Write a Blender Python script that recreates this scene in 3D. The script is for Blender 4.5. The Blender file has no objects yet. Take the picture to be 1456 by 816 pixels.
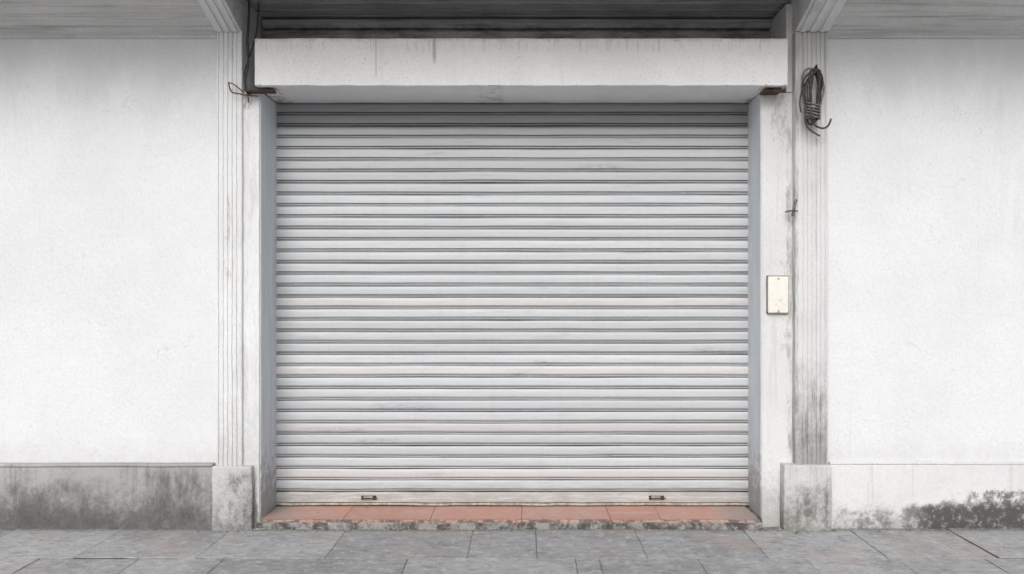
import bpy, bmesh, math, random
from mathutils import Vector, noise as mnoise
random.seed(7)
S = bpy.context.scene
F = 1132.0; CX = 744.0; CY = 416.0; CAMY = -5.05; CAMZ = 1.40
# photo measurements -> metres
def X(px, d): return (px-CX)*d/F
def Z(py, d): return CAMZ-(py-CY)*d/F
def Y(d): return CAMY+d

# ------------------------------------------------------------ materials
class G:
    def __init__(s, name):
        s.m = bpy.data.materials.new(name); s.m.use_nodes = True
        s.nt = s.m.node_tree; s.b = s.nt.nodes['Principled BSDF']
        tc = s.nt.nodes.new('ShaderNodeTexCoord'); s.P = tc.outputs['Object']
        sp = s.nt.nodes.new('ShaderNodeSeparateXYZ'); s.nt.links.new(s.P, sp.inputs[0])
        s.x, s.y, s.z = sp.outputs
    def put(s, sock, v):
        if v is None: return
        if isinstance(v, bpy.types.NodeSocket): s.nt.links.new(v, sock)
        else:
            if isinstance(v, tuple) and len(v) == 3 and sock.type == 'RGBA': v = (*v, 1)
            sock.default_value = v
    def vec(s, sc, off=(0, 0, 0)):
        n = s.nt.nodes.new('ShaderNodeMapping'); s.put(n.inputs[0], s.P)
        n.inputs['Scale'].default_value = sc; n.inputs['Location'].default_value = off
        return n.outputs[0]
    def noise(s, sc=1.0, det=5, rough=.55, st=(1, 1, 1), off=(0, 0, 0), dist=0):
        n = s.nt.nodes.new('ShaderNodeTexNoise'); s.put(n.inputs['Vector'], s.vec(st, off))
        n.inputs['Scale'].default_value = sc; n.inputs['Detail'].default_value = min(det, 5)
        n.inputs['Roughness'].default_value = rough; n.inputs['Distortion'].default_value = dist
        return n.outputs['Fac']
    def ma(s, op, a, b=0.0, clamp=False):
        n = s.nt.nodes.new('ShaderNodeMath'); n.operation = op; n.use_clamp = clamp
        s.put(n.inputs[0], a); s.put(n.inputs[1], b); return n.outputs[0]
    def mr(s, v, a, b, c=0.0, d=1.0, smooth=True):
        n = s.nt.nodes.new('ShaderNodeMapRange'); n.interpolation_type = 'SMOOTHSTEP' if smooth else 'LINEAR'
        s.put(n.inputs[0], v)
        for i, q in enumerate((a, b, c, d)): n.inputs[i+1].default_value = q
        return n.outputs[0]
    def mix(s, f, a, b, mode='MIX'):
        n = s.nt.nodes.new('ShaderNodeMix'); n.data_type = 'RGBA'; n.blend_type = mode
        s.put(n.inputs[0], f); s.put(n.inputs[6], a); s.put(n.inputs[7], b); return n.outputs[2]
    def attr(s, name):
        n = s.nt.nodes.new('ShaderNodeAttribute'); n.attribute_name = name; return n
    def region(s, x0, x1, z0, z1, fx, fz):
        """soft rectangle mask in x,z (metres)"""
        a = s.mr(s.x, x0-fx, x0+fx); b = s.mr(s.x, x1-fx, x1+fx, 1, 0)
        c = s.mr(s.z, z0-fz, z0+fz); d = s.mr(s.z, z1-fz, z1+fz, 1, 0)
        return s.ma('MULTIPLY', s.ma('MULTIPLY', a, b), s.ma('MULTIPLY', c, d))
    def bump(s, h, strength=.3, dist=.01, prev=None):
        n = s.nt.nodes.new('ShaderNodeBump'); n.inputs['Strength'].default_value = strength
        n.inputs['Distance'].default_value = dist; s.put(n.inputs['Height'], h)
        if prev is not None: s.put(n.inputs['Normal'], prev)
        return n.outputs[0]
    def done(s, col, rough=.8, nrm=None, metal=0.0, spec=.3):
        s.put(s.b.inputs['Base Color'], col); s.put(s.b.inputs['Roughness'], rough)
        s.put(s.b.inputs['Metallic'], metal); s.put(s.b.inputs['Specular IOR Level'], spec)
        if nrm is not None: s.put(s.b.inputs['Normal'], nrm)
        return s.m

def plaster(name, base=(.78, .79, .80), streak=.12, blotch=.10, foot=None, top=None,
            stains=(), speck=.5, grain=1.0, off=(0, 0, 0), hstreak=0.0, streakdark=(.33, .33, .33), flake=0, crack=0, topst=(22, 22, 3)):
    g = G(name)
    big = g.noise(1.3, 4, .6, off=off)
    med = g.noise(6, 6, .7, off=off)
    gr = g.noise(75, 3, .7, off=off)
    col = g.mix(g.mr(big, .35, .7, 0, 1), base, tuple(c*(1-blotch) for c in base))
    col = g.mix(g.mr(med, .45, .75, 0, blotch*1.3), col, tuple(c*.72 for c in base))
    col = g.mix(g.mr(gr, .42, .72, 0, .18+blotch*.8), col, tuple(c*.66 for c in base))
    if streak:
        st = g.noise(1, 6, .72, st=(40, 40, 1.3), off=off)
        st2 = g.noise(1, 4, .6, st=(7, 7, .8), off=off)
        k = g.ma('MULTIPLY', g.mr(st, .48, .74), g.mr(st2, .40, .68))
        col = g.mix(g.ma('MULTIPLY', k, min(1, streak*3)), col, streakdark)
    if hstreak:
        st = g.noise(1, 6, .7, st=(1.3, 30, 40), off=off)
        col = g.mix(g.mr(st, .45, .7, 0, hstreak), col, (.12, .12, .115))
    if speck:
        sp = g.noise(95, 2, .6, off=off); spm = g.noise(3.3, 3, .6, off=(5, 1, 2))
        col = g.mix(g.ma('MULTIPLY', g.mr(sp, .64, .73), g.mr(spm, .4, .65, .12, speck)), col, (.22, .20, .18))
    if foot:                      # rising damp / mould near the ground
        z0, z1, amt, dark = foot
        n1 = g.noise(6, 6, .75, st=(1, 1, .8), off=off); n2 = g.noise(40, 5, .75, off=off)
        h = g.mr(g.z, z0, z1, 1, 0, smooth=False)
        v = g.ma('ADD', g.ma('MULTIPLY', n1, .65), g.ma('MULTIPLY', n2, .5))
        v = g.ma('ADD', v, g.ma('MULTIPLY', h, .55))
        col = g.mix(g.mr(v, .72, 1.14, 0, amt), col, dark)
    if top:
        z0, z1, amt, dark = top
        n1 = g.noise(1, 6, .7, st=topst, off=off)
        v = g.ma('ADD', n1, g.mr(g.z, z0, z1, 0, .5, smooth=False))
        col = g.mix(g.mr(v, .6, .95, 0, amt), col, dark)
    for (x0, x1, z0, z1, fx, fz, lo, hi, amt, dark, stv) in stains:
        r = g.region(x0, x1, z0, z1, fx, fz)
        n1 = g.noise(1, 6, .78, st=stv, off=(x0*3, 1, z0*2))
        v = g.ma('ADD', n1, g.ma('MULTIPLY', r, .5))
        v = g.mr(v, lo+.5, hi+.5, 0, amt)
        col = g.mix(g.ma('MULTIPLY', v, r), col, dark)
    if flake:
        fl = g.noise(34, 5, .75, off=(off[0]+2, 3, 1))
        col = g.mix(g.mr(fl, .56, .63, 0, flake), col, tuple(c*.85 for c in base))
    if crack:                     # wandering hairline cracks = thin iso-line of a noise field
        cn = g.noise(.9, 5, .55, st=(1, 1, 2.6), off=(4.3, 0, 2.2))
        ln = g.mr(g.ma('ABSOLUTE', g.ma('SUBTRACT', cn, .5)), 0, .0022, 1, 0)
        cm = g.ma('MULTIPLY', ln, g.mr(g.noise(1.7, 2, .5, off=(8, 1, 3)), .54, .62, 0, crack))
        col = g.mix(cm, col, (.28, .27, .26))
    h = g.ma('ADD', g.ma('MULTIPLY', g.noise(38, 4, .65, off=off), .0045*grain), g.ma('MULTIPLY', g.noise(210, 2, .6), .0022*grain))
    h = g.ma('ADD', h, g.ma('MULTIPLY', g.noise(2.2, 2, .5, off=off), .014))
    return g.done(col, .88, g.bump(h, 1.0, 1.0), spec=.2)

MOULD = (.07, .07, .064); RUST = (.26, .17, .11); DARK = (.08, .08, .08)

m_wall = plaster('white_plaster_wall', (.79, .80, .82), streak=.05, blotch=.06, speck=.35, grain=1.2, streakdark=(.54, .54, .535),
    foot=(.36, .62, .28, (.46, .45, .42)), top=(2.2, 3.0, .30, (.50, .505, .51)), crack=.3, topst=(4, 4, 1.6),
    stains=[(1.9, 3.3, 2.845, 2.855, .1, .008, .38, .55, .45, (.3, .3, .3), (2, 2, 14)),
            (2.6, 3.4, 1.3, 2.9, .25, .4, .44, .68, .16, (.45, .45, .44), (14, 14, .8)),
            (-3.4, -2.9, 1.0, 2.9, .2, .4, .44, .68, .14, (.45, .45, .44), (14, 14, .8))])
m_plL = plaster('mouldy_plaster_plinth', (.48, .48, .475), streak=.35, blotch=.24, foot=(-.10, .54, .9, (.12, .12, .115)), off=(3, 0, 0), streakdark=(.20, .20, .19),
    stains=[(-9, -1.8, -.06, .17, .3, .10, .20, .62, .7, (.10, .10, .094), (8, 8, 8)),
            (-3.5, -2.3, -.05, .34, .4, .12, .30, .70, .75, (.09, .09, .085), (9, 9, 5)),
            (-2.3, -1.85, .0, .40, .14, .10, .30, .70, .78, (.085, .085, .08), (12, 12, 4))])
m_plR = plaster('damp_plaster_plinth', (.75, .755, .76), streak=.16, blotch=.12, foot=(-.12, .30, .65, (.27, .26, .24)), off=(9, 0, 4),
    stains=[(2.2, 6.5, -.08, .17, .25, .06, .24, .48, .95, MOULD, (9, 9, 12)),
            (2.5, 6.5, .05, .25, .3, .06, .38, .56, .88, (.10, .095, .087), (20, 20, 20)),
            (1.8, 2.25, -.05, .14, .1, .06, .36, .60, .75, (.14, .135, .12), (14, 14, 14))], flake=.35)
m_pilL = plaster('pilaster_plaster_a', (.80, .81, .82), streak=.15, blotch=.09, foot=(.35, 1.0, .38, (.36, .35, .32)), off=(1, 2, 0),
    top=(2.6, 3.1, .4, (.36, .36, .36)), streakdark=(.44, .43, .41),
    stains=[(-1.75, -1.56, .3, 2.6, .03, .3, .46, .70, .4, (.42, .41, .38), (26, 26, 4)),
            (-1.67, -1.6, 2.46, 2.62, .02, .05, .36, .6, .7, (.14, .13, .12), (18, 18, 10)),
            (-1.79, -1.71, 1.4, 2.1, .03, .1, .49, .63, .5, (.40, .34, .20), (18, 18, 9)),
            (-1.66, -1.56, -.05, .38, .03, .1, .34, .60, .8, (.12, .115, .105), (14, 14, 7))])
m_pilR = plaster('pilaster_plaster_b', (.72, .725, .73), streak=.18, blotch=.14, foot=(.35, 1.3, .68, (.21, .205, .19)), off=(6, 2, 8),
    top=(2.55, 3.1, .45, (.30, .30, .30)), streakdark=(.38, .375, .36),
    stains=[(1.60, 1.64, .4, 2.9, .015, .3, .40, .66, .7, (.20, .195, .18), (30, 30, 3.5)),
            (1.62, 1.80, .30, 1.0, .03, .3, .40, .68, .72, (.16, .16, .145), (22, 22, 4)),
            (1.66, 1.78, 2.2, 2.6, .04, .1, .44, .68, .5, (.24, .23, .22), (20, 20, 7))])
m_jambR = plaster('jamb_plaster_b', (.76, .765, .77), streak=.15, blotch=.13, foot=(.0, .6, .55, (.28, .27, .25)), off=(2, 7, 8), streakdark=(.42, .41, .39),
    stains=[(1.45, 1.62, 2.2, 2.7, .05, .15, .42, .66, .6, (.24, .23, .21), (18, 18, 9)),
            (1.565, 1.62, .2, 2.6, .02, .3, .40, .66, .65, (.24, .235, .22), (24, 24, 5)),
            (1.52, 1.62, 1.0, 1.65, .03, .08, .48, .66, .5, (.25, .22, .18), (16, 16, 8))])
m_base = plaster('damp_pilaster_base', (.62, .62, .61), streak=.35, blotch=.22, foot=(-.1, .52, .86, (.15, .148, .136)), off=(7, 7, 1),
    stains=[(-1.76, -1.56, 0, .38, .04, .08, .38, .66, .8, (.115, .11, .10), (16, 16, 8)),
            (1.58, 1.82, 0, .32, .04, .08, .38, .66, .75, (.12, .115, .105), (16, 16, 8))], flake=.3)
m_lintel = plaster('lintel_plaster', (.80, .805, .81), streak=.08, blotch=.08, streakdark=(.45, .42, .38), off=(4, 4, 4),
    speck=.9, top=(2.84, 2.885, .45, (.38, .35, .32)),
    stains=[(-1.6, 1.6, 2.76, 2.90, .06, .05, .52, .70, .5, (.40, .36, .32), (46, 46, 2.5)),
            (X(615, 4.62), X(620, 4.62), 2.74, 2.88, .004, .04, .05, .3, .6, (.28, .26, .24), (20, 20, 4)),
            (X(533, 4.62), X(536, 4.62), 2.64, 2.88, .003, .05, .1, .4, .45, (.40, .33, .27), (20, 20, 4)),
            (X(670, 4.8), X(725, 4.8), 2.55, 2.606, .06, .004, .50, .60, .45, RUST, (12, 16, 14)),
            (-1.6, -1.42, 2.58, 2.612, .05, .006, .47, .58, .6, RUST, (13, 13, 13)),
            (1.36, 1.6, 2.58, 2.612, .05, .006, .47, .58, .6, RUST, (13, 13, 13))])
m_soffit = plaster('soffit_concrete', (.66, .66, .65), streak=0, blotch=.2, hstreak=.42, off=(0, 3, 5))
m_corbel = plaster('corbel_plaster', (.78, .78, .78), streak=0, blotch=.16, off=(0, 3, 9),
    stains=[(-1.75, 1.75, 2.9, 3.3, .1, .1, .42, .62, .35, (.3, .3, .29), (12, 12, 12))])
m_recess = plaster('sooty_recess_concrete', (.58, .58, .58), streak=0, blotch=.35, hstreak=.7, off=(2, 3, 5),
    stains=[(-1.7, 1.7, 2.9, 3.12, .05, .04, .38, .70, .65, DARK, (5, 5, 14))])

def m_step_():
    g = G('stained_step_concrete')
    n = g.noise(11, 6, .75); n2 = g.noise(45, 6, .7)
    c = g.mix(g.mr(n, .38, .60), (.31, .30, .285), (.085, .08, .073))
    c = g.mix(g.mr(n2, .57, .67), c, (.46, .445, .42))
    nb = g.bump(n2, .6, .01); return g.done(c, .9, nb)
m_step = m_step_()
def m_tile_():
    g = G('terracotta_tile')
    a = g.attr('var')
    c = g.mix(a.outputs['Fac'], (.48, .26, .205), (.52, .295, .24))
    n = g.noise(7, 6, .7); n2 = g.noise(50, 6, .7)
    c = g.mix(g.mr(n, .40, .72, 0, .75), c, (.48, .37, .33))
    c = g.mix(g.mr(n2, .55, .72, 0, .7), c, (.22, .16, .14))
    e = g.ma('ADD', g.mr(g.x, 1.08, 1.42), g.mr(g.x, -1.58, -1.30, 1, 0))
    c = g.mix(g.ma('MULTIPLY', e, g.mr(n, .3, .5), clamp=True), c, (.33, .29, .27))
    ed = g.mr(g.y, -.335, -.29, 1, 0)
    c = g.mix(g.ma('MULTIPLY', ed, g.mr(g.noise(16, 6, .75), .42, .56)), c, (.13, .11, .10))
    return g.done(c, .65, g.bump(n2, .3, .004), spec=.3)
m_tile = m_tile_()
def m_pave_():
    g = G('grey_paving_stone')
    a = g.attr('var')
    c = g.mix(a.outputs['Fac'], (.32, .325, .33), (.43, .435, .44))
    n = g.noise(2.6, 6, .68); n2 = g.noise(17, 6, .72); n3 = g.noise(120, 2, .65); n4 = g.noise(1, 6, .75, st=(9, 30, 1), off=(1, 4, 0))
    c = g.mix(g.mr(n, .42, .68, 0, .6), c, (.21, .21, .212))
    c = g.mix(g.mr(n2, .48, .72, 0, .65), c, (.60, .60, .595))
    c = g.mix(g.mr(n4, .50, .68, 0, .6), c, (.15, .15, .148))
    c = g.mix(g.mr(g.noise(23, 6, .7, off=(4, 4, 0)), .54, .7, 0, .55), c, (.13, .128, .125))
    rr = g.ma('MULTIPLY', g.mr(g.noise(1.9, 5, .65, off=(1.3, 2, 0)), .49, .66), g.mr(g.y, -1.5, -.5, .08, .5))
    c = g.mix(rr, c, (.38, .30, .26))
    ed = g.mr(g.y, -.39, -.335)
    c = g.mix(g.ma('MULTIPLY', ed, g.mr(n2, .35, .6)), c, (.18, .17, .155))
    c = g.mix(g.mr(n3, .60, .72, 0, .6), c, (.14, .14, .14))
    h = g.ma('ADD', g.ma('MULTIPLY', n2, .009), g.ma('MULTIPLY', n3, .0025))
    return g.done(c, g.mr(n, .3, .7, .55, .8), g.bump(h, 1, 1), spec=.35)
m_pave = m_pave_()
def m_simple(name, c1, c2, sc, rough=.8, metal=0.0, bs=.4):
    g = G(name); n = g.noise(sc, 6, .7)
    return g.done(g.mix(g.mr(n, .4, .62), c1, c2), rough, g.bump(g.noise(sc*3, 4, .6), bs, .003), metal)
m_ground = m_simple('joint_dirt', (.26, .25, .24), (.14, .135, .125), 9, .95)
m_rust = m_simple('rusty_iron', (.13, .08, .055), (.06, .05, .045), 60, .85, .3)
m_wire = m_simple('old_cable', (.035, .034, .034), (.085, .078, .07), 70, .7)
m_wirelt = m_simple('galvanised_wire', (.28, .27, .25), (.09, .075, .065), 80, .6, .4)
m_debris = m_simple('grit', (.35, .33, .30), (.10, .085, .07), 14, .95)
def m_guide_():
    g = G('painted_steel_guide')
    n = g.noise(1, 6, .7, st=(20, 20, 2)); n2 = g.noise(20, 6, .7)
    c = g.mix(g.mr(n, .35, .7), (.66, .70, .73), (.56, .59, .62))
    h = g.mr(g.z, .05, .6, .55, 0, smooth=False)
    c = g.mix(g.ma('MULTIPLY', g.mr(g.ma('ADD', n2, h), .62, .95), .7), c, (.22, .21, .20))
    return g.done(c, .55, g.bump(n2, .15, .004), spec=.4)
m_guide = m_guide_()
def m_plate_():
    g = G('yellowed_plastic_cover')
    n = g.noise(18, 6, .7, off=(2, 2, 2)); c = g.mix(g.mr(n, .35, .65), (.80, .79, .75), (.77, .745, .67))
    r = g.region(1.47, 1.55, 1.29, 1.38, .03, .05)
    c = g.mix(g.ma('MULTIPLY', r, g.mr(g.noise(38, 6, .75), .52, .66, 0, .6)), c, (.44, .31, .17))
    return g.done(c, .5, g.bump(n, .1, .003), spec=.4)
m_plate = m_plate_()
def m_shut_():
    g = G('painted_steel_slats')
    a = g.attr('slat'); gr = g.attr('groove')
    base = a.outputs['Color']
    l = g.noise(1, 6, .66, st=(.9, 1, 42)); l2 = g.noise(1, 6, .72, st=(3.0, 1, 190), off=(3, 0, 2))
    sm = g.noise(1, 6, .75, st=(2.4, 1, 30), off=(7, 0, 1)); bl = g.noise(1.1, 2, .5, off=(2, 0, 5))
    c = g.mix(g.mr(l, .38, .68, 0, .38), base, (.44, .47, .495))
    c = g.mix(g.mr(l, .62, .74, 0, .3), c, (.68, .70, .715))
    c = g.mix(g.mr(l2, .56, .72, 0, .42), c, (.36, .375, .395))
    c = g.mix(g.ma('MULTIPLY', g.mr(sm, .55, .72), g.mr(bl, .42, .60, .12, .65)), c, (.28, .295, .315))
    gn = g.noise(60, 3, .7); c = g.mix(g.mr(gn, .5, .75, 0, .18), c, (.38, .39, .40))
    vs = g.noise(1, 4, .6, st=(14, 1, .9)); c = g.mix(g.mr(vs, .5, .75, 0, .10), c, (.36, .37, .38))
    sc = g.noise(1, 4, .6, st=(9, 1, 420), off=(1, 0, 3)); c = g.mix(g.ma('MULTIPLY', g.mr(sc, .67, .72), .55), c, (.28, .235, .21))
    for px, py, w, h in ((740, 531, 36, 4), (770, 516, 30, 4), (575, 579, 90, 6), (480, 612, 70, 5), (850, 238, 60, 4), (540, 627, 60, 4), (1010, 497, 50, 4)):
        r = g.region(X(px-w/2, 5.05), X(px+w/2, 5.05), Z(py+h, 5.05), Z(py-h, 5.05), .06, .014)
        c = g.mix(g.ma('MULTIPLY', r, g.mr(g.noise(1, 5, .75, st=(16, 1, 90), off=(px, 0, 0)), .42, .66, 0, .65)), c, (.25, .265, .285))
    c = g.mix(g.mr(g.z, 2.425, 2.450, 0, .62), c, (.15, .15, .16))  # top slats darkened: dirt plus the lintel's shade put into the colour
    c = g.mix(g.mr(g.z, .138, .142, .62, 0), c, (.31, .305, .295))
    bt = g.ma('MULTIPLY', g.mr(g.z, .10, .26, 1, 0), g.mr(g.noise(1, 6, .7, st=(5, 1, 40)), .36, .58))
    c = g.mix(g.ma('MULTIPLY', bt, .5), c, (.27, .255, .235))
    c = g.mix(g.ma('MULTIPLY', gr.outputs['Fac'], g.mr(g.noise(1, 4, .6, st=(4, 1, 30)), .3, .6, .75, 1)), c, (.035, .034, .035))
    h = g.ma('ADD', g.ma('MULTIPLY', l2, .0004), g.ma('MULTIPLY', g.noise(3, 2, .5, st=(1, 1, 3)), .007))
    return g.done(c, g.mr(l, .3, .7, .50, .64), g.bump(h, 1, 1), metal=.05, spec=.38)
m_shut = m_shut_()

# ------------------------------------------------------------ geometry helpers
def link(me, name, mat, parent=None):
    ob = bpy.data.objects.new(name, me); S.collection.objects.link(ob)
    if mat is not None: me.materials.append(mat)
    if parent: ob.parent = parent
    return ob
def empty(name):
    e = bpy.data.objects.new(name, None); S.collection.objects.link(e); e.empty_display_size = .2; return e
def wbox(name, x0, x1, y0, y1, z0, z1, mat, parent=None, bev=.006, wob=.0015, cell=.12, segs=2):
    bm = bmesh.new(); bmesh.ops.create_cube(bm, size=1)
    for v in bm.verts:
        v.co = Vector((x0+(v.co.x+.5)*(x1-x0), y0+(v.co.y+.5)*(y1-y0), z0+(v.co.z+.5)*(z1-z0)))
    bmesh.ops.bevel(bm, geom=bm.edges[:], offset=bev, segments=segs, affect='EDGES', profile=.5)
    if wob:
        for ax, a, b in ((0, x0, x1), (2, z0, z1)):
            n = min(60, int((b-a)/cell))
            for i in range(1, n):
                co = Vector((0, 0, 0)); co[ax] = a+(b-a)*i/n; no = Vector((0, 0, 0)); no[ax] = 1
                bmesh.ops.bisect_plane(bm, geom=bm.verts[:]+bm.edges[:]+bm.faces[:], plane_co=co, plane_no=no, dist=1e-5)
        for v in bm.verts:
            d = mnoise.noise_vector(v.co*7)*wob + mnoise.noise_vector(v.co*31)*wob*.6
            v.co += d
    me = bpy.data.meshes.new(name); bm.to_mesh(me); bm.free()
    return link(me, name, mat, parent)
def poly_prism(name, prof, axis, a, b, mat, parent=None, n=1, wob=0):
    """extrude closed profile; axis 'x': prof=(y,z); axis 'z': prof=(x,y)"""
    bm = bmesh.new(); rings = []
    for i in range(n+1):
        t = a+(b-a)*i/n
        ring = [bm.verts.new((t, p[0], p[1]) if axis == 'x' else (p[0], p[1], t)) for p in prof]
        rings.append(ring)
    for i in range(n):
        for j in range(len(prof)):
            k = (j+1) % len(prof)
            bm.faces.new((rings[i][j], rings[i][k], rings[i+1][k], rings[i+1][j]))
    bm.faces.new(rings[0]); bm.faces.new(list(reversed(rings[-1])))
    if wob:
        for v in bm.verts: v.co += mnoise.noise_vector(v.co*9)*wob
    bmesh.ops.recalc_face_normals(bm, faces=bm.faces)
    me = bpy.data.meshes.new(name); bm.to_mesh(me); bm.free(); return link(me, name, mat, parent)
def tube(name, pts, r, mat, parent=None, cyclic=False, res=3):
    cu = bpy.data.curves.new(name, 'CURVE'); cu.dimensions = '3D'; cu.bevel_depth = r; cu.bevel_resolution = res
    cu.use_fill_caps = True
    sp = cu.splines.new('NURBS' if len(pts) > 3 else 'POLY'); sp.points.add(len(pts)-1)
    for q, p in zip(sp.points, pts): q.co = (*p, 1)
    if sp.type == 'NURBS': sp.order_u = 3; sp.use_endpoint_u = not cyclic
    sp.use_cyclic_u = cyclic; sp.resolution_u = 6
    tmp = bpy.data.objects.new(name, cu); S.collection.objects.link(tmp)
    dg = bpy.context.evaluated_depsgraph_get(); me = bpy.data.meshes.new_from_object(tmp.evaluated_get(dg))
    bpy.data.objects.remove(tmp); me.name = name; me.materials.clear()
    for p in me.polygons: p.use_smooth = True
    return link(me, name, mat, parent)

# ------------------------------------------------------------ building
B = empty('concrete_building')
yW = Y(4.76); yP = Y(4.715); yB = Y(4.69); yJ = Y(4.77); yJL = Y(4.735)
zt = Z(53, 4.76)       # wall top under soffit
TOP = CAMZ+1.75
xLl, xLr = X(308, 4.715), X(344, 4.715)
xRl, xRr = X(1131, 4.715), X(1177, 4.715)
iL, iR = -1.567, 1.428
wbox('wall_a', -9, xLl+.02, yW, .35, 0, TOP-.05, m_wall, B, wob=0)
wbox('wall_b', xRr-.02, 9, yW, .35, 0, TOP-.05, m_wall, B, wob=0)
zp = Z(660, 4.72)
wbox('plinth_a', -9, X(303, 4.72), Y(4.72), yW+.1, -.1, zp-.014, m_plL, B, bev=.006, wob=.002, cell=.05)
wbox('plinth_lip_a', -9, X(303, 4.72), Y(4.712), yW+.1, zp-.012, zp+.004, m_plL, B, bev=.005, wob=.0025, cell=.05)
wbox('plinth_b', X(1180, 4.735), 9, Y(4.735), yW+.1, -.1, zp-.003, m_plR, B, bev=.006, wob=.001, cell=.05)
wbox('plinth_lip_b', X(1180, 4.735), 9, Y(4.731), yW+.1, zp-.002, zp+.010, m_plR, B, bev=.004, wob=.0015, cell=.05)

def fluted(name, x0, x1, z0, z1, fx0, fx1, nfl, yf, mat):
    prof = [(x0, .4), (x0, yf+.004), (x0+.004, yf)]
    w = (fx1-fx0)/nfl
    for i in range(nfl):
        a = fx0+i*w
        prof += [(a+.20*w, yf), (a+.32*w, yf+.0070), (a+.56*w, yf+.0070), (a+.68*w, yf)]
    prof += [(x1-.004, yf), (x1, yf+.004), (x1, .4)]
    return poly_prism(name, prof, 'z', z0, z1, mat, B, n=110, wob=.0025)
fluted('fluted_pilaster_a', xLl, xLr, 0, Z(43, 4.715), xLl+.004, xLr-.012, 5, yP, m_pilL)
fluted('fluted_pilaster_b', xRl, xRr, 0, Z(46, 4.715), xRl+.03, xRr-.004, 6, yP, m_pilR)
wbox('jamb_a', xLr-.01, iL-.002, yJL, .3, -.05, 2.597, m_pilL, B, bev=.005, wob=.002, cell=.06)
wbox('jamb_b', iR+.002, xRl+.01, yJ, .3, -.05, 2.597, m_jambR, B, bev=.005, wob=.002, cell=.06)
wbox('jamb_upper_b', 1.576, xRl+.01, yJ+.003, .3, 2.60, TOP-.02, m_jambR, B, bev=.004, wob=.001)
wbox('pilaster_base_a', X(301, 4.69), X(358, 4.69), yB, -.1, -.1, Z(663, 4.69), m_base, B, bev=.009, wob=.004, cell=.03)
wbox('pilaster_base_b', X(1115, 4.69), X(1183, 4.69), yB, -.1, -.1, Z(661, 4.69), m_base, B, bev=.009, wob=.004, cell=.03)
wbox('lintel', X(362, 4.62), X(1120, 4.62), Y(4.62), .05, 2.60, Z(55, 4.62), m_lintel, B, bev=.004, wob=.003, cell=.05)
wbox('recess_wall', -1.8, 1.8, .055, .4, 2.55, TOP-.01, m_recess, B, wob=0)
for i in range(3):
    wbox('recess_board', -1.66, 1.6, .03-.012*i, .06, 2.93+.075*i, 2.93+.075*i+.055, m_recess, B, bev=.004, wob=.002)
yS = Y(4.2); yF = Y(3.96)
def soffit(name, x0, x1, mat):
    prof = [(yW+.01, zt)]
    n = 7
    for i in range(n):
        t0 = (i+.06)/n; t1 = (i+.94)/n; t2 = (i+1)/n
        f = lambda t, o=0: (yW+(yS-yW)*t, zt+(TOP-zt)*t+o)
        prof += [f(t0), f(t1), f(t1+.01, .006), f(t2, .006)]
    prof += [(yF, TOP), (yF, TOP+.1), (yW+.01, TOP+.1)]
    poly_prism(name, prof, 'x', x0, x1, mat, B, n=40, wob=.001)
soffit('soffit_a', -9, xLl-.004, m_soffit); soffit('soffit_b', xRr+.004, 9, m_soffit)
prof = [(.3, TOP)]
yy = .0
while yy > yF+.1:
    prof += [(yy, TOP), (yy-.006, TOP+.008), (yy-.014, TOP+.008), (yy-.018, TOP)]; yy -= .11
prof += [(yF, TOP), (yF, TOP+.1), (.3, TOP+.1)]
poly_prism('recess_soffit', prof, 'x', xLl, xRr, m_recess, B, n=20, wob=.001)
def corbel(name, x0, x1):
    zc = Z(44, 4.715)
    prof = [(yP-.006, zc-.004), (yS, TOP-.03), (yF+.02, TOP-.03), (yF+.02, TOP+.05), (.06, TOP+.05), (.06, zc)]
    poly_prism(name, prof, 'x', x0, x1, m_corbel, B, n=6, wob=.002)
    for k in range(3):
        a = x0+(x1-x0)*(.12+.3*k); b = a+(x1-x0)*.16
        prof = [(yP-.012, zc-.012), (yS, TOP-.038), (yS, TOP-.02), (yP-.012, zc+.01)]
        poly_prism(name+'_rib', prof, 'x', a, b, m_corbel, B)
corbel('corbel_a', xLl-.006, xLr-.004); corbel('corbel_b', xRl+.0, xRr+.006)
wbox('cornice_a', -9, xLl-.003, yW-.012, yW+.05, zt-.012, zt+.03, m_soffit, B, bev=.004, wob=.0015)
wbox('cornice_b', xRr+.003, 9, yW-.012, yW+.05, zt-.012, zt+.03, m_soffit, B, bev=.004, wob=.0015)
wbox('canopy_slab', -9, 9, yF-.04, .4, TOP+.06, TOP+.22, m_soffit, B, wob=0)
wbox('upper_wall', -9, 9, Y(4.9), .4, TOP+.225, TOP+2.6, m_wall, B, wob=0)
wbox('guide_rail_a', iL-.02, iL+.004, yJL+.012, .03, .05, 2.596, m_guide, B, bev=.003, wob=.001)
wbox('guide_rail_b', iR-.004, iR+.02, yJ+.006, .03, .05, 2.596, m_guide, B, bev=.003, wob=.001)
wbox('interior_back', -1.6, 1.5, .1, .14, 0, 2.7, m_recess, B, wob=0)

# ------------------------------------------------------------ roller shutter
SH = empty('roller_shutter')
pitch = .0722; z0 = .145; nsl = 34
cols = []
for i in range(nsl+3):
    b = random.uniform(.535, .635); t = random.random()
    if t < .1: c = (b*1.005, b*.985, b*.985)
    elif t < .5: c = (b*.955, b*.995, b*1.025)
    else: c = (b*.97, b*.99, b*1.015)
    cols.append(c)
bm = bmesh.new(); cl = bm.verts.layers.float_color.new('slat'); gl = bm.verts.layers.float.new('groove')
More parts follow.
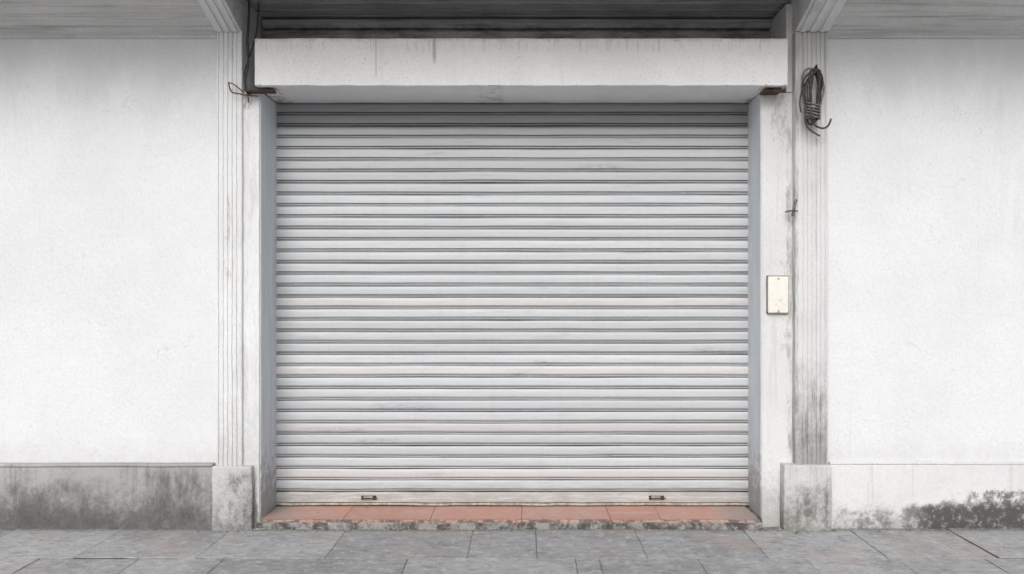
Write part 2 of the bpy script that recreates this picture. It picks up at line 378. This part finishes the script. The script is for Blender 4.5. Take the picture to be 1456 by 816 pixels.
# flat pressed-steel slat with interlocking bead and two shadow gaps
P1 = [(.0000, .010, 1), (.0012, .0, .6), (.0035, -.0045, 0), (.0085, -.0050, 0), (.0105, -.001, .6),
      (.0110, .013, 1), (.0148, .013, 1), (.0152, -.007, .6), (.0170, -.0090, 0), (.024, -.0098, 0), (.036, -.0102, 0), (.048, -.0100, 0),
      (.060, -.0090, 0), (.0665, -.0065, 0), (.0690, -.003, .5), (.0700, .010, 1)]
NX = 90; xa, xb = iL+.003, iR-.003; prev = None
for s_ in range(nsl):
    tilt = random.uniform(-.0020, .0020); yo = random.uniform(-.0015, .0015); sag = random.uniform(-.0016, .0016); ph = random.uniform(0, 9)
    for (dz, dy, gv) in P1:
        zz = z0+s_*pitch+dz
        if zz > 2.605: continue
        row = []
        for i in range(NX+1):
            t = i/NX; x = xa+(xb-xa)*t
            w = mnoise.noise(Vector((x*2.2, ph, s_*.37)))*.0030
            w2 = mnoise.noise(Vector((x*6, ph+4, s_*.9)))*.0018
            v = bm.verts.new((x, dy+yo+w2+tilt*dz/.07, zz+w*.7+sag*math.sin(t*3.1)))
            v[cl] = (*cols[s_], 1); v[gl] = gv; row.append(v)
        if prev:
            for i in range(NX): bm.faces.new((prev[i], prev[i+1], row[i+1], row[i])).smooth = True
        prev = row
bmesh.ops.recalc_face_normals(bm, faces=bm.faces)
me = bpy.data.meshes.new('slats'); bm.to_mesh(me); bm.free()
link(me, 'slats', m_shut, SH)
def tinted(ob, c):
    a = ob.data.attributes.new('slat', 'FLOAT_COLOR', 'POINT'); g_ = ob.data.attributes.new('groove', 'FLOAT', 'POINT')
    for k in range(len(ob.data.vertices)): a.data[k].color = (*c, 1); g_.data[k].value = 0
o = wbox('bottom_rail', xa, xb, -.018, .012, .076, .139, m_shut, SH, bev=.004, wob=.0018, cell=.08); tinted(o, (.38, .38, .38))
m_lip = m_simple('dirty_sealing_strip', (.50, .47, .40), (.30, .26, .21), 30, .6)
wbox('bottom_lip', xa, xb, -.026, .012, .060, .072, m_lip, SH, bev=.003, wob=.0035, cell=.08)
for px in (525, 934):
    x = X(px, 5.03)
    wbox('latch_plate', x-.05, x+.045, -.026, -.016, .094, .120, m_rust, SH, bev=.003, wob=0)
    wbox('latch_plate_face', x-.036, x+.024, -.032, -.02, .097, .117, m_lip, SH, bev=.003, wob=0)
    tube('latch_bolt', [(x-.045, -.034, .106), (x, -.036, .107), (x+.052, -.034, .106)], .004, m_rust, SH)
# ------------------------------------------------------------ doorstep
ST = empty('tiled_doorstep')
ysf = Y(4.715); xs0, xs1 = X(364, 4.715), X(1084, 4.715)
wbox('step_concrete', xs0, xs1, ysf, .1, -.05, .040, m_step, ST, bev=.008, wob=.006, cell=.025)
wbox('step_inner', iL-.01, iR+.01, -.27, .12, -.04, .041, m_step, ST, bev=.003, wob=0)
edges = [xs0+.012, X(488, 4.75), X(612, 4.75), X(742, 4.75), X(868, 4.75), X(940, 4.75), xs1-.012]
for a, b in zip(edges[:-1], edges[1:]):
    for (ya, yb) in ((ysf+.006, -.17), (-.168, .05)):
        aa, bb = a, b
        if yb > 0: aa = max(aa, iL+.006); bb = min(bb, iR-.006)
        o = wbox('tile', aa+.001, bb-.001, ya, yb, .030, .0525+random.uniform(-.001, .001), m_tile, ST, bev=.0025, wob=.0016, cell=.05)
        at = o.data.attributes.new('var', 'FLOAT', 'POINT'); v = random.random()
        for q in at.data: q.value = v
# ------------------------------------------------------------ ground & pavement
bm = bmesh.new(); bmesh.ops.create_grid(bm, x_segments=2, y_segments=2, size=150)
me = bpy.data.meshes.new('ground'); bm.to_mesh(me); bm.free(); gnd = link(me, 'ground', m_ground); gnd.location.z = -.007
bm = bmesh.new(); vl = bm.verts.layers.float.new('var')
def slab(x0, x1, y0, y1):
    g_ = .0014; hz = random.uniform(-.0014, .0014); tx = random.uniform(-.002, .002); ty = random.uniform(-.002, .002)
    var = random.random(); bev = .005; nx = max(2, int((x1-x0)/.05)); ny = max(2, int((y1-y0)/.05))
    if y0 < -3: nx = ny = 2
    xs = [x0+g_, x0+g_+bev]+[x0+(x1-x0)*i/nx for i in range(1, nx)]+[x1-g_-bev, x1-g_]
    ys = [y0+g_, y0+g_+bev]+[y0+(y1-y0)*i/ny for i in range(1, ny)]+[y1-g_-bev, y1-g_]
    grid = []
    for j, y in enumerate(ys):
        r = []
        for i, x in enumerate(xs):
            e = i in (0, len(xs)-1) or j in (0, len(ys)-1)
            z = hz+tx*(x-(x0+x1)/2)/.3+ty*(y-(y0+y1)/2)/.3+mnoise.noise(Vector((x*9, y*9, var*9)))*.0016-(.0035 if e else 0)
            ex = mnoise.noise(Vector((x*14, y*14, 3)))*.0025 if e else 0
            v = bm.verts.new((x+ex, y+ex, z)); v[vl] = var; r.append(v)
        grid.append(r)
    for j in range(len(ys)-1):
        for i in range(len(xs)-1): bm.faces.new((grid[j][i], grid[j][i+1], grid[j+1][i+1], grid[j+1][i]))
rows = {0: [X(p, 4.41) for p in (135, 300, 475, 668, 763, 913, 1078, 1240, 1390)],
        1: [X(p, 4.07) for p in (35, 180, 305, 575, 820, 855, 1000, 1157, 1290, 1420)]}
y = Y(4.205); ytop = -.05
for r in range(24):
    js = rows.get(r)
    if js is None:
        js = []; x = -1.5+random.uniform(-.3, .3)
        while x < 1.5: js.append(x); x += random.uniform(.45, .68)
    js = list(js)
    while js[0] > -9: js.insert(0, js[0]-random.uniform(.45, .66))
    while js[-1] < 9: js.append(js[-1]+random.uniform(.45, .66))
    for a, b in zip(js[:-1], js[1:]): slab(a, b, y, ytop)
    ytop = y; y -= .52
me = bpy.data.meshes.new('pavement'); bm.to_mesh(me); bm.free(); link(me, 'pavement', m_pave)
bm = bmesh.new()
def bit(x, y, z, s):
    r = bmesh.ops.create_icosphere(bm, subdivisions=1, radius=s)
    sx, sy, sz = random.uniform(.6, 1.6), random.uniform(.6, 1.4), random.uniform(.3, .8)
    for v in r['verts']:
        v.co = Vector((v.co.x*sx, v.co.y*sy, v.co.z*sz))*(1+random.uniform(-.25, .25))+Vector((x, y, z))
for i in range(1100):
    x = random.uniform(-4, 4)
    front = yB if (abs(x) > 1.53 and abs(x) < 1.83) else Y(4.72)
    bit(x, front-abs(random.gauss(0, .025))-.003, .001, random.choice((.002, .003, .004, .006)))
for i in range(60): bit(random.uniform(xs0+.1, xs1-.1), random.uniform(ysf+.02, -.04), .054, random.choice((.0015, .002, .003)))
for i in range(260): bit(random.uniform(-3.5, 3.5), random.uniform(-1.6, -.4), .001, random.choice((.0015, .002, .003)))
for i in range(20): bit(xs0+random.uniform(-.04, .06), ysf-random.uniform(0, .03), .006, random.uniform(.006, .013))
for i in range(8): bit(X(1095, 4.7)+random.uniform(-.05, .08), ysf-random.uniform(0, .04), .004, random.uniform(.005, .010))
me = bpy.data.meshes.new('debris'); bm.to_mesh(me); bm.free(); link(me, 'debris', m_debris)

# ------------------------------------------------------------ switch cover
SW = empty('electrical_switch_cover')
d = 4.76; a, b, c1, c2 = X(1091, d), X(1120, d), Z(445, d), Z(393, d)
wbox('back_plate', a-.002, b+.006, yJ-.012, yJ+.01, c1-.005, c2+.004, m_rust, SW, bev=.002, wob=.001, cell=.05)
wbox('cover', a, b, yJ-.030, yJ-.011, c1, c2, m_plate, SW, bev=.006, wob=.0012, cell=.05)
wbox('inner_panel', a+.014, b-.014, yJ-.032, yJ-.028, c1+.02, c2-.03, m_plate, SW, bev=.0015, wob=0)
for zz in (c1+.010, c2-.014):
    bm = bmesh.new(); bmesh.ops.create_cone(bm, cap_ends=True, segments=12, radius1=.004, radius2=.003, depth=.006)
    me = bpy.data.meshes.new('screw'); bm.to_mesh(me); bm.free(); o = link(me, 'screw', m_rust, SW)
    o.rotation_euler = (math.radians(90), 0, 0); o.location = ((a+b)/2, yJ-.033, zz)
# ------------------------------------------------------------ coiled cable on right pilaster
CC = empty('coiled_cable')
d = 4.68; yc = Y(d)
def q(px, py, dy=0): return (X(px, d), yc-dy, Z(py, d))
for k in range(8):
    ox = random.uniform(-2.0, 2.5); w = 9.5+random.uniform(-4, 2.5); top = 96+random.uniform(0, 12); bot = 176+random.uniform(-12, 8)
    cx = 1154+ox; pts = []
    for i in range(18):
        t = 2*math.pi*i/18
        pts.append(q(cx+w*math.sin(t)*(1+.22*math.cos(t))+1.7*math.sin(3*t+k)+(3 if k % 2 else -1)*math.cos(t), (top+bot)/2-(bot-top)/2*math.cos(t), .006+.008*k+.006*math.sin(t*2+k)))
    tube('loop', pts, .0056, m_wire if k % 4 else m_wirelt, CC, cyclic=True)
pts = []
for i in range(46):
    t = 2*math.pi*i/8; n = i/8
    pts.append((X(1152+11*math.cos(t), d), yc-.03+.042*math.sin(t), Z(148+n*4.2+2.5*math.cos(t+.6), d)))
tube('binding', pts, .0055, m_wirelt, CC)
tube('hook_tail', [q(1148, 166, .05), q(1150, 178, .055), q(1158, 184, .05), q(1168, 186, .05), q(1175, 180, .05), q(1177, 172, .05)], .0055, m_wire, CC)
tube('tail', [q(1146, 150, .04), q(1140, 168, .045), q(1143, 182, .04), q(1152, 190, .035), q(1163, 195, .03)], .0050, m_wire, CC)
tube('loose_end', [q(1142, 120, .02), q(1136, 135, .03), q(1134, 152, .03), q(1137, 162, .025)], .0045, m_wire, CC)
tube('wall_nail', [q(1155, 101, -.03), q(1155, 100, .05), q(1155, 98, .07)], .006, m_rust, CC)

BR = empty('rusty_wire_bracket')
d = 4.69; yc = Y(d)
tube('wire_arm', [q(327, 119, .02), q(328, 133, .02), q(342, 135, .02), q(350, 137, .02), q(368, 138, .01)], .004, m_rust, BR)
tube('wire_link', [q(327, 119, .02), q(334, 121, .025), q(341, 127, .02), q(348, 133, .0)], .0035, m_rust, BR)
wbox('angle_iron', X(349, d), X(388, 4.66), Y(4.66), Y(4.73), 2.578, 2.590, m_rust, BR, bev=.002, wob=.002, cell=.03)
B2 = empty('rusty_angle_bracket')
wbox('angle_iron', X(1088, 4.66), X(1113, 4.66), Y(4.66), Y(4.765), 2.580, 2.589, m_rust, B2, bev=.002, wob=.003, cell=.03)
wbox('angle_leg', X(1099, 4.66), X(1111, 4.66), Y(4.655), Y(4.662), 2.572, 2.594, m_rust, B2, bev=.002, wob=.002, cell=.03)
EC = empty('electrical_cable')
d = 4.72; yc = Y(d)
tube('cable_run', [q(354, -40, 0), q(353, 20, -.02), q(351, 60, 0), q(355, 90, .01), q(349, 118, .02), q(352, 131, .02), q(357, 136, .02)], .007, m_wire, EC)
tube('cable_run_thin', [q(359, -40, -.1), q(361, 25, -.1), q(352, 75, -.05), q(346, 110, .02), q(356, 140, .03), q(356, 148, .03)], .004, m_wire, EC)
ww = empty('conduit_stub'); d = 4.70; yc = Y(d)
tube('stub', [q(1127, 307, .0), q(1127, 298, .025), q(1128, 290, .02), q(1132, 285, .0)], .009, m_wirelt, ww)
tube('stub_clip', [q(1121, 300, -.05), q(1125, 300, .02), q(1133, 301, .02)], .004, m_rust, ww)

# ------------------------------------------------------------ light
w = bpy.data.worlds.new('World'); S.world = w; w.use_nodes = True; nt = w.node_tree
sky = nt.nodes.new('ShaderNodeTexSky'); sky.sky_type = 'NISHITA'; sky.sun_disc = False
sky.sun_elevation = math.radians(38); sky.sun_rotation = math.radians(190); sky.dust_density = 3.0
hs = nt.nodes.new('ShaderNodeHueSaturation'); hs.inputs['Saturation'].default_value = .55
nt.links.new(sky.outputs[0], hs.inputs['Color']); nt.links.new(hs.outputs[0], nt.nodes['Background'].inputs[0])
nt.nodes['Background'].inputs[1].default_value = .15
L = bpy.data.lights.new('sun', 'SUN'); L.energy = 1.25; L.angle = math.radians(35); L.color = (1, .99, .98)
lo = bpy.data.objects.new('sun', L); S.collection.objects.link(lo); lo.rotation_euler = (math.radians(52), 0, math.radians(-10)); lo.location = (-2, -8, 8)
cam = bpy.data.cameras.new('camera'); co = bpy.data.objects.new('camera', cam); S.collection.objects.link(co)
co.location = (0, CAMY, CAMZ); co.rotation_euler = (math.radians(90), 0, 0)
cam.sensor_width = 36; cam.lens = 36*F/1456; cam.clip_end = 400; cam.clip_start = .05
cam.shift_x = -(CX-728)/1456; cam.shift_y = (CY-408)/1456
S.camera = co
S.view_settings.view_transform = 'Standard'; S.view_settings.look = 'None'; S.view_settings.exposure = 0; S.view_settings.gamma = 1
